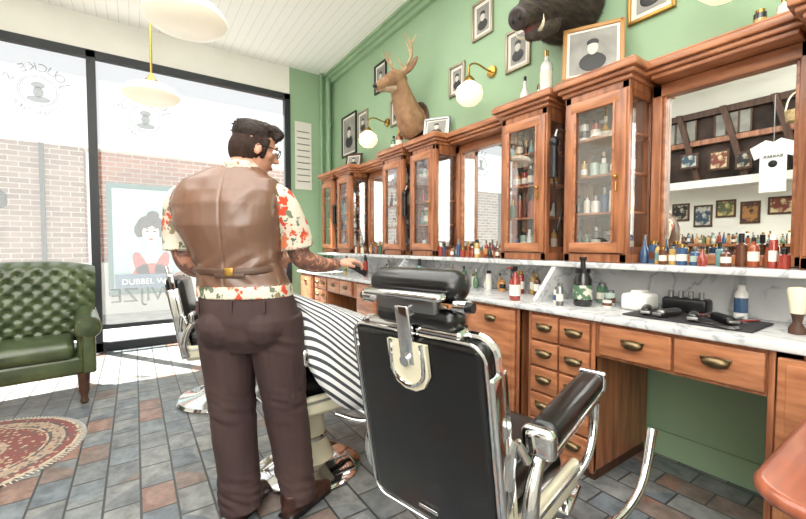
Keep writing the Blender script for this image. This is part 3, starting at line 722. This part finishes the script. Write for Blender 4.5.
fuse(b,.008,2)
b=B('mounted_boar_head',Matrix.Translation((.07,.0,.02)))
b.tube([(2.42,1.6,2.82),(2.36,1.58,2.81),(2.25,1.57,2.79),(2.12,1.55,2.74),(2.0,1.54,2.66),(1.9,1.53,2.59),(1.83,1.52,2.54),(1.8,1.52,2.52)],[.21,.24,.23,.185,.13,.085,.068,.064],BFUR,24,n=3)
b.tube([(2.1,1.54,2.60),(1.98,1.53,2.50),(1.88,1.52,2.435)],[.09,.05,.026],BFUL,14,n=3); b.tube([(1.98,1.53,2.68),(1.88,1.53,2.60),(1.83,1.52,2.575)],[.06,.048,.038],BFUL,12,n=3)
b.tube([(2.0,1.53,2.555),(1.92,1.52,2.50),(1.86,1.52,2.465)],[.03,.024,.02],M('boar_mouth',(96,40,38),.5),10)
b.lathe([(.0,0),(.063,0),(.066,.02),(.055,.03),(0,.03)],(1.80,1.52,2.52),SNOUT,20,X=RY(-118))
for s in(-1,1):
    b.ball((1.772,1.52+s*.025,2.505),(.012,.012,.016),BLACK,8)
    b.tube([(1.92,1.52+s*.05,2.46),(1.9,1.52+s*.09,2.48),(1.89,1.52+s*.10,2.53)],[.014,.011,.004],IVORY,8,n=3)
    b.ball((2.0,1.53+s*.11,2.74),(.018,.016,.018),BLACK,10)
    b.tube([(2.16,1.55+s*.14,2.87),(2.17,1.55+s*.2,2.97),(2.18,1.55+s*.22,3.07)],[.06,.055,.01],BFUR,12,n=3,flat=(1,0,0))
boar=fuse(b,.010,1)
me=boar.data; g=B('boar_bristles'); polys=[p for p in me.polygons if me.materials[p.material_index] in (BFUR,BFUL)]
for i in range(7500):
    p=random.choice(polys); c=p.center; nrm=p.normal
    d=(nrm*.25+V((.8,0,-.1))+V((random.uniform(-.2,.2),random.uniform(-.2,.2),random.uniform(-.2,.2)))).normalized()
    L=random.uniform(.012,.03)*(1.3 if c.x>2.2 else .6); sd=d.cross(nrm).normalized()*.0014
    if c.x<1.95: continue
    g.add([c-sd,c+sd,c+d*L],[(0,1,2)],random.choice([BFUR,BFUR,BFUL]))
ob=g.obj(smooth=False); join_to(ob,boar)
# ---------------------------------------------------------------- wing armchair
def armchair(cx,cy,ang):
    b=B('wing_armchair'); b.X=Matrix.Translation((cx,cy,0))@RZ(ang)
    def tuft(u,v,sx=.115,sz=.115,dep=.028):
        a=u/sx; c=v/sz; best=9
        for k in (0,.5):
            da=(a+k)%1; dc=(c+k)%1
            da=min(da,1-da); dc=min(dc,1-dc); best=min(best,math.hypot(da,dc))
        s1=abs(((a+c)%1)-.5); s2=abs(((a-c)%1)-.5); seam=max(0,1-min(.5-s1,.5-s2)/.1) 
        return dep*max(0,1-best/.35)**1.2+.008*seam
    nu,nv=72,56; W=.41
    vs=[];fs=[]
    for j in range(nv+1):
        v=j/nv; z=.40+.68*v
        for i in range(nu+1):
            u=i/nu*2-1
            x=W*u*(1+.06*v); wing=(abs(u)**4)*.17
            zz=z-.05*abs(u)**3*v
            y=.22+.10*v-wing+ (-.05*(1-abs(2*v-1)**3))
            if v>.93: y+=(v-.93)/.07*.08
            y+=tuft(x,z)
            vs.append((x,y,zz))
    m=nu+1
    for j in range(nv):
        for i in range(nu): fs.append((j*m+i,j*m+i+1,(j+1)*m+i+1,(j+1)*m+i))
    o=len(vs)
    for j in range(nv+1):
        v=j/nv
        for i in range(nu+1):
            u=i/nu*2-1
            vs.append((W*u*(1+.06*v)*1.01,.36+.10*v-.06*abs(u)**4,.40+.68*v-.05*abs(u)**3*v))
    for j in range(nv):
        for i in range(nu): fs.append((o+j*m+i,o+(j+1)*m+i,o+(j+1)*m+i+1,o+j*m+i+1))
    for j in range(nv):
        for i in (0,nu): fs.append((j*m+i,(j+1)*m+i,o+(j+1)*m+i,o+j*m+i))
    for i in range(nu):
        for j in (0,nv): fs.append((j*m+i,j*m+i+1,o+j*m+i+1,o+j*m+i))
    b.add(vs,fs,GLEATHER)
    for k in range(-3,4):
        for l in range(0,6):
            for h in (0,.5):
                x=(k+h)*.115; z=.115*(l+4+h)
                if abs(x)<.36 and .5<z<.98:
                    v=(z-.4)/.68; u=x/(W*(1+.06*v)); y=.22+.1*v-abs(u)**4*.17-.05*(1-abs(2*v-1)**3)+.026
                    b.ball((x,y-.006,z-.05*abs(u)**3*v),.009,GLEATHER,8)
    b.box((0,.0,.30),(.76,.62,.14),GLEATHER,.03); b.box((0,-.06,.42),(.56,.54,.13),GLEATHER,.05,seg=5)
    for s in(-1,1):
        b.box((s*.345,-.03,.44),(.10,.58,.26),GLEATHER,.04,seg=4)
        b.tube([(s*.36,.28,.66),(s*.365,.1,.63),(s*.365,-.2,.60),(s*.365,-.33,.59)],[.07,.075,.08,.085],GLEATHER,20,n=4)
        b.lathe([(.0,0),(.085,0),(.08,.012),(.03,.016),(.0,.02)],(s*.365,-.33,.59),GLEATHER,24,X=RX(90))
        b.box((s*.365,-.325,.40),(.085,.035,.32),GLEATHER,.02)
        for i in range(13): b.ball((s*.365+s*.035,-.345,.27+i*.02),.005,BRASS,6); b.ball((s*.365-s*.035,-.345,.27+i*.02),.005,BRASS,6)
        for i in range(16):
            a=i*math.pi/8; b.ball((s*.365+.07*math.cos(a),-.345,.59+.07*math.sin(a)),.005,BRASS,6)
        b.lathe([(.018,0),(.028,.02),(.02,.05),(.034,.1),(.034,.14),(.04,.24)],(s*.33,-.28,0),DWOOD,14)
        b.tube([(s*.32,.36,0),(s*.32,.32,.12),(s*.32,.3,.25)],[.018,.024,.03],DWOOD,8)
    for i in range(38): b.ball((-.37+i*.02,-.312,.245),.005,BRASS,6)
    b.obj()
armchair(-.70,4.08,6)
b=B('round_rug'); b.lathe([(.0,0.001),(.53,0.001),(.535,.006),(.53,.012),(.0,.012)],(-.84,3.2,0),rugmat(),64)
for i in range(150):
    a=i*2*math.pi/150; b.box((-.84+.545*math.cos(a),3.2+.545*math.sin(a),.005),(.03,.004,.004),PAPER,rot=Matrix.Rotation(a,4,'Z'))
b.obj()
b=B('wooden_side_table'); pts=[]
x0,x1,y0,y1,r=1.03,1.85,-.5,.235,.09
for cx,cy,a0 in ((x1-r,y1-r,0),(x0+r,y1-r,90),(x0+r,y0+r,180),(x1-r,y0+r,270)):
    for i in range(9): a=math.radians(a0+i*11.25); pts.append((cx+r*math.cos(a),cy+r*math.sin(a)))
b.prism([(x,y,.695) for x,y in pts],(0,0,.035),TWOOD); b.tube([(x,y,.7125) for x,y in pts],.0175,TWOOD,10,closed=True)
b.span(x0+.08,x1-.08,y0+.08,y1-.08,.62,.695,TWOOD)
for x in(x0+.11,x1-.11):
    for y in(y0+.11,y1-.11): b.lathe([(.02,0),(.03,.1),(.022,.2),(.035,.5),(.035,.62)],(x,y,0),TWOOD,14)
b.obj()
# ---------------------------------------------------------------- counter items
CT=.871
item=B
b=item('spray_bottle'); b.lathe([(.03,0),(.035,.01),(.035,.12),(.015,.16),(.013,.18)],(1.98,1.62,CT),BM[4],18); b.lathe([(.036,.03),(.036,.1)],(1.98,1.62,CT),BM[5],18)
b.box((1.97,1.62,CT+.2),(.05,.025,.035),BLACK,.008); b.box((1.93,1.62,CT+.205),(.05,.014,.014),BM[4],.004); b.tube([(1.96,1.62,CT+.19),(1.94,1.62,CT+.16),(1.945,1.62,CT+.14)],.005,BLACK,6); b.obj()
b=item('disinfectant_jar'); b.lathe([(.045,0),(.05,.01),(.05,.15),(.035,.18),(.035,.2)],(2.12,1.25,CT),DGLASS,24); b.lathe([(.051,.04),(.051,.12)],(2.12,1.25,CT),M('jar_label',(78,112,84),.5,c2=(210,206,190),scale=24,lo=.5,hi=.54),24); b.lathe([(.04,.19),(.04,.215),(.015,.22),(.012,.26),(.02,.265),(.02,.28)],(2.12,1.25,CT),BLACK,20); b.obj()
b=item('clear_jars')
for (x,y,h,r,m) in [(2.08,1.38,.1,.028,BM[5]),(2.25,1.16,.09,.03,BM[7]),(2.3,1.37,.13,.03,BM[8]),(2.33,1.25,.12,.03,BM[2]),(2.18,1.14,.05,.025,BM[5]),(2.02,1.33,.13,.02,STEEL)]: bottle(b,x,y,CT,h,r,m,STEEL,1)
b.obj()
b=item('towel_dispenser'); b.box((2.25,1.0,CT+.045),(.16,.13,.09),WHITE,.02); b.box((2.25,1.0,CT+.095),(.09,.06,.02),PAPER,.008); b.obj()
b=item('shaving_tools_mat'); b.box((2.15,.72,CT+.004),(.30,.5,.008),MAT_,.003)
b.obj()
b=item('hair_clippers')
for i,(x,y,a) in enumerate([(2.10,.9,20),(2.10,.80,-10),(2.10,.70,15),(2.12,.60,40)]):
    b.box((x,y,CT+.028),(.15,.04,.036),[BLACK,STEEL,DGLASS,BLACK][i],.014,rot=RZ(a)); R=RZ(a)@V((-.085,0,0)); b.box((x+R.x,y+R.y,CT+.026),(.025,.042,.014),STEEL,.004,rot=RZ(a))
b.obj()
b=item('straight_razors')
for i in range(8):
    y=.54+i*.045; x=2.24+.03*(i%2); b.box((x,y,CT+.013),(.13,.012,.008),[BM[4],STEEL,BLACK,DWOOD][i%4],.003,rot=RZ(20*(i%3)-20)); b.box((x-.05,y+.012,CT+.013),(.07,.015,.003),STEEL,rot=RZ(30))
b.obj()
b=item('scissors')
for a in(-10,12): b.box((2.02,.60,CT+.014),(.15,.01,.004),STEEL,rot=RZ(a+60))
for q in((1.98,.53),(2.01,.52)): b.tube([(q[0]+.014*math.cos(t*.785),q[1]+.014*math.sin(t*.785),CT+.014) for t in range(8)],.003,STEEL,6,closed=True)
b.obj()
b=item('black_charging_stand'); b.box((2.36,.82,CT+.04),(.1,.2,.07),BLACK,.015)
for i in range(4): b.cyl((2.34,.75+i*.045,CT+.07),(2.34,.75+i*.045,CT+.11),.012,STEEL,seg=10)
b.obj()
b=item('hairspray_can'); b.lathe([(.024,0),(.026,.005),(.026,.12),(.018,.135)],(2.36,.60,CT),WHITE,20); b.lathe([(.027,.03),(.027,.1)],(2.36,.60,CT),BM[1],20); b.lathe([(.016,.135),(.016,.155),(.01,.16)],(2.36,.60,CT),WHITE,12); b.obj()
b=item('neck_brush'); b.lathe([(.026,0),(.026,.02),(.014,.045),(.018,.07),(.022,.08)],(2.14,.37,CT),DWOOD,18); b.lathe([(.022,.08),(.033,.17),(.03,.18),(.0,.185)],(2.14,.37,CT),IVORY,20); b.obj()
g=B('grooming_product_bottles')
for i in range(6): bottle(g,2.3+.05*(i%2),1.55+i*.07,CT,random.uniform(.1,.18),.024,random.choice(BM),random.choice(CAPS),random.randrange(4))
for i in range(9): bottle(g,2.3+.05*(i%2),2.0+i*.07,CT,random.uniform(.1,.2),.024,random.choice(BM),random.choice(CAPS),random.randrange(4))
for i in range(14): bottle(g,2.15+.1*(i%3),2.85+i*.17,CT,random.uniform(.1,.24),.026,random.choice(BM),random.choice(CAPS),random.randrange(4))
g.obj()
for y,z in ((1.505,1.75),(3.16,1.6),(4.8,1.6)):
    b=B('hanging_hair_dryer'); x=2.2
    b.tube([(2.39,y,z+.2),(x+.03,y,z+.2),(x+.02,y,z+.1)],.008,STEEL,6,n=3); b.tube([(x,y,z+.12),(x,y,z-.1)],[.022,.026],BLACK,12); b.tube([(x,y,z-.1),(x+.02,y,z-.2),(x+.03,y,z-.35),(x+.04,y,z-.45),(x+.1,y,z-.3)],.006,BLACK,6,n=4); b.ball((x,y,z+.12),(.03,.03,.04),BLACK,12); b.obj()
# ---------------------------------------------------------------- left side (seen in the mirrors)
b=B('loft_recess'); b.span(LX,LX+.04,.4,3.6,2.25,3.4,M('loft_dark',(34,27,25),.8,c2=(74,58,50),scale=3)); b.span(LX,LX+.35,.4,3.6,2.13,2.25,WHITE)
for i in range(5):
    y=.7+i*.6; b.prism([(LX+.06,y,2.25),(LX+.06,y+.08,2.25),(LX+.06,y+.38,3.4),(LX+.06,y+.30,3.4)],(.1,0,0),DWOOD)
b.span(LX+.05,LX+.12,.4,3.6,2.85,2.93,WOOD); b.span(LX+.05,LX+.12,.4,3.6,3.3,3.4,DWOOD)
for y in (1.9,2.6): 
    b.span(LX+.05,LX+.08,y,y+.45,2.95,3.28,PGREY)
    for q in (0,.15,.3,.45): b.span(LX+.05,LX+.1,y+q-.01,y+q+.01,2.95,3.28,DWOOD)
b.obj(smooth=False)
b=B('white_tshirt'); X=LX+.42; yo=.22; zo=-.06
b.prism([(X,y+yo,z+zo) for y,z in [(1.27,2.75),(1.35,2.71),(1.43,2.75),(1.60,2.66),(1.55,2.49),(1.49,2.52),(1.49,2.02),(1.21,2.02),(1.21,2.52),(1.15,2.49),(1.10,2.66)]],(.02,0,0),WHITE)
b.text('BARBER',Matrix.Translation((X+.024,1.35+yo,2.45))@RZ(90)@RX(90),BLACK,.06); b.ball((X+.022,1.35+yo,2.35),(.003,.05,.05),BLACK)
b.tube([(X,1.35+yo,2.64),(X,1.35+yo,2.85),(X,1.35+yo,3.3)],.006,STEEL,6); b.obj()
b=B('hanging_basket'); b.lathe([(.05,0),(.09,.02),(.11,.16)],(LX+.5,1.35,2.85),M('wicker',(150,124,86),.8,c2=(190,166,120),scale=40),16); b.tube([(LX+.5,1.25,3.01),(LX+.5,1.28,3.17),(LX+.5,1.35,3.25),(LX+.5,1.42,3.17),(LX+.5,1.45,3.01)],.01,IVORY,6,n=3); b.obj()
ART=[M('art_%d'%i,c,.6,c2=c2,scale=12,lo=.45,hi=.55) for i,(c,c2) in enumerate([((120,60,50),(210,190,150)),((60,80,96),(190,190,180)),((90,96,70),(200,180,120)),((40,40,44),(180,170,150)),((170,120,70),(70,50,46))])]
posters=[(1.55,1.80,.3,.26,0),(1.9,1.72,.24,.34,4),(2.2,1.8,.26,.28,2),(2.5,1.7,.26,.36,1),(2.82,1.78,.26,.3,3),(2.25,2.55,.26,.3,0),(2.65,2.6,.26,.24,1),(1.25,1.75,.26,.36,2),(3.1,2.5,.22,.34,4),(1.95,2.5,.2,.26,3)]
for (y,z,w,h,mi) in posters:
    b=B('framed_poster'); xx=LX+.002 if z<2.2 else LX+.2
    b.span(xx,xx+.01,y-w/2,y+w/2,z-h/2,z+h/2,DWOOD); b.span(xx+.01,xx+.014,y-w/2+.03,y+w/2-.03,z-h/2+.03,z+h/2-.03,ART[mi]); b.obj()
b=B('retail_shelf'); b.span(LX,LX+.35,.8,3.2,.0,1.2,DWOOD); b.span(LX,LX+.4,.75,3.25,1.2,1.24,WOODH); b.obj(smooth=False)
g=B('grooming_product_bottles'); shelf_fill(g,LX+.05,LX+.35,.9,3.1,1.241,.2); g.obj()
# ---------------------------------------------------------------- light
w=bpy.data.worlds.new('world'); sc.world=w; w.use_nodes=True; w.node_tree.nodes['Background'].inputs[0].default_value=(.92,.94,.95,1); w.node_tree.nodes['Background'].inputs[1].default_value=1.02
def area(name,loc,rot,sx,sy,e,col=(1,1,1)):
    l=bpy.data.lights.new(name,'AREA'); l.shape='RECTANGLE'; l.size=sx; l.size_y=sy; l.energy=e; l.color=col
    o=bpy.data.objects.new(name,l); sc.collection.objects.link(o); o.location=loc; o.rotation_euler=[math.radians(a) for a in rot]
area('overhead_fill',(-.2,1.6,3.7),(0,0,0),3.6,5,200,(1,.985,.95))  # added overhead fill for the interior, not a fixture of the shop
area('rear_fill',(-1.6,-1.7,2.3),(80,0,-38),2.4,2.0,75,(1,.98,.95))  # unseen fill behind the camera, added to brighten the room
area('upward_fill',(-1.0,-.9,2.5),(180,0,0),2.6,2.0,130,(1,.98,.95))  # upward fill added to whiten the ceiling; the room has no cove lamp
l=bpy.data.lights.new('sun','SUN'); l.energy=38; l.angle=.01; l.color=(1,.96,.88); o=bpy.data.objects.new('sun',l); sc.collection.objects.link(o)
o.rotation_euler=V((.3,-.46,-1)).to_track_quat('-Z','Y').to_euler()
sc.view_settings.view_transform='Standard'
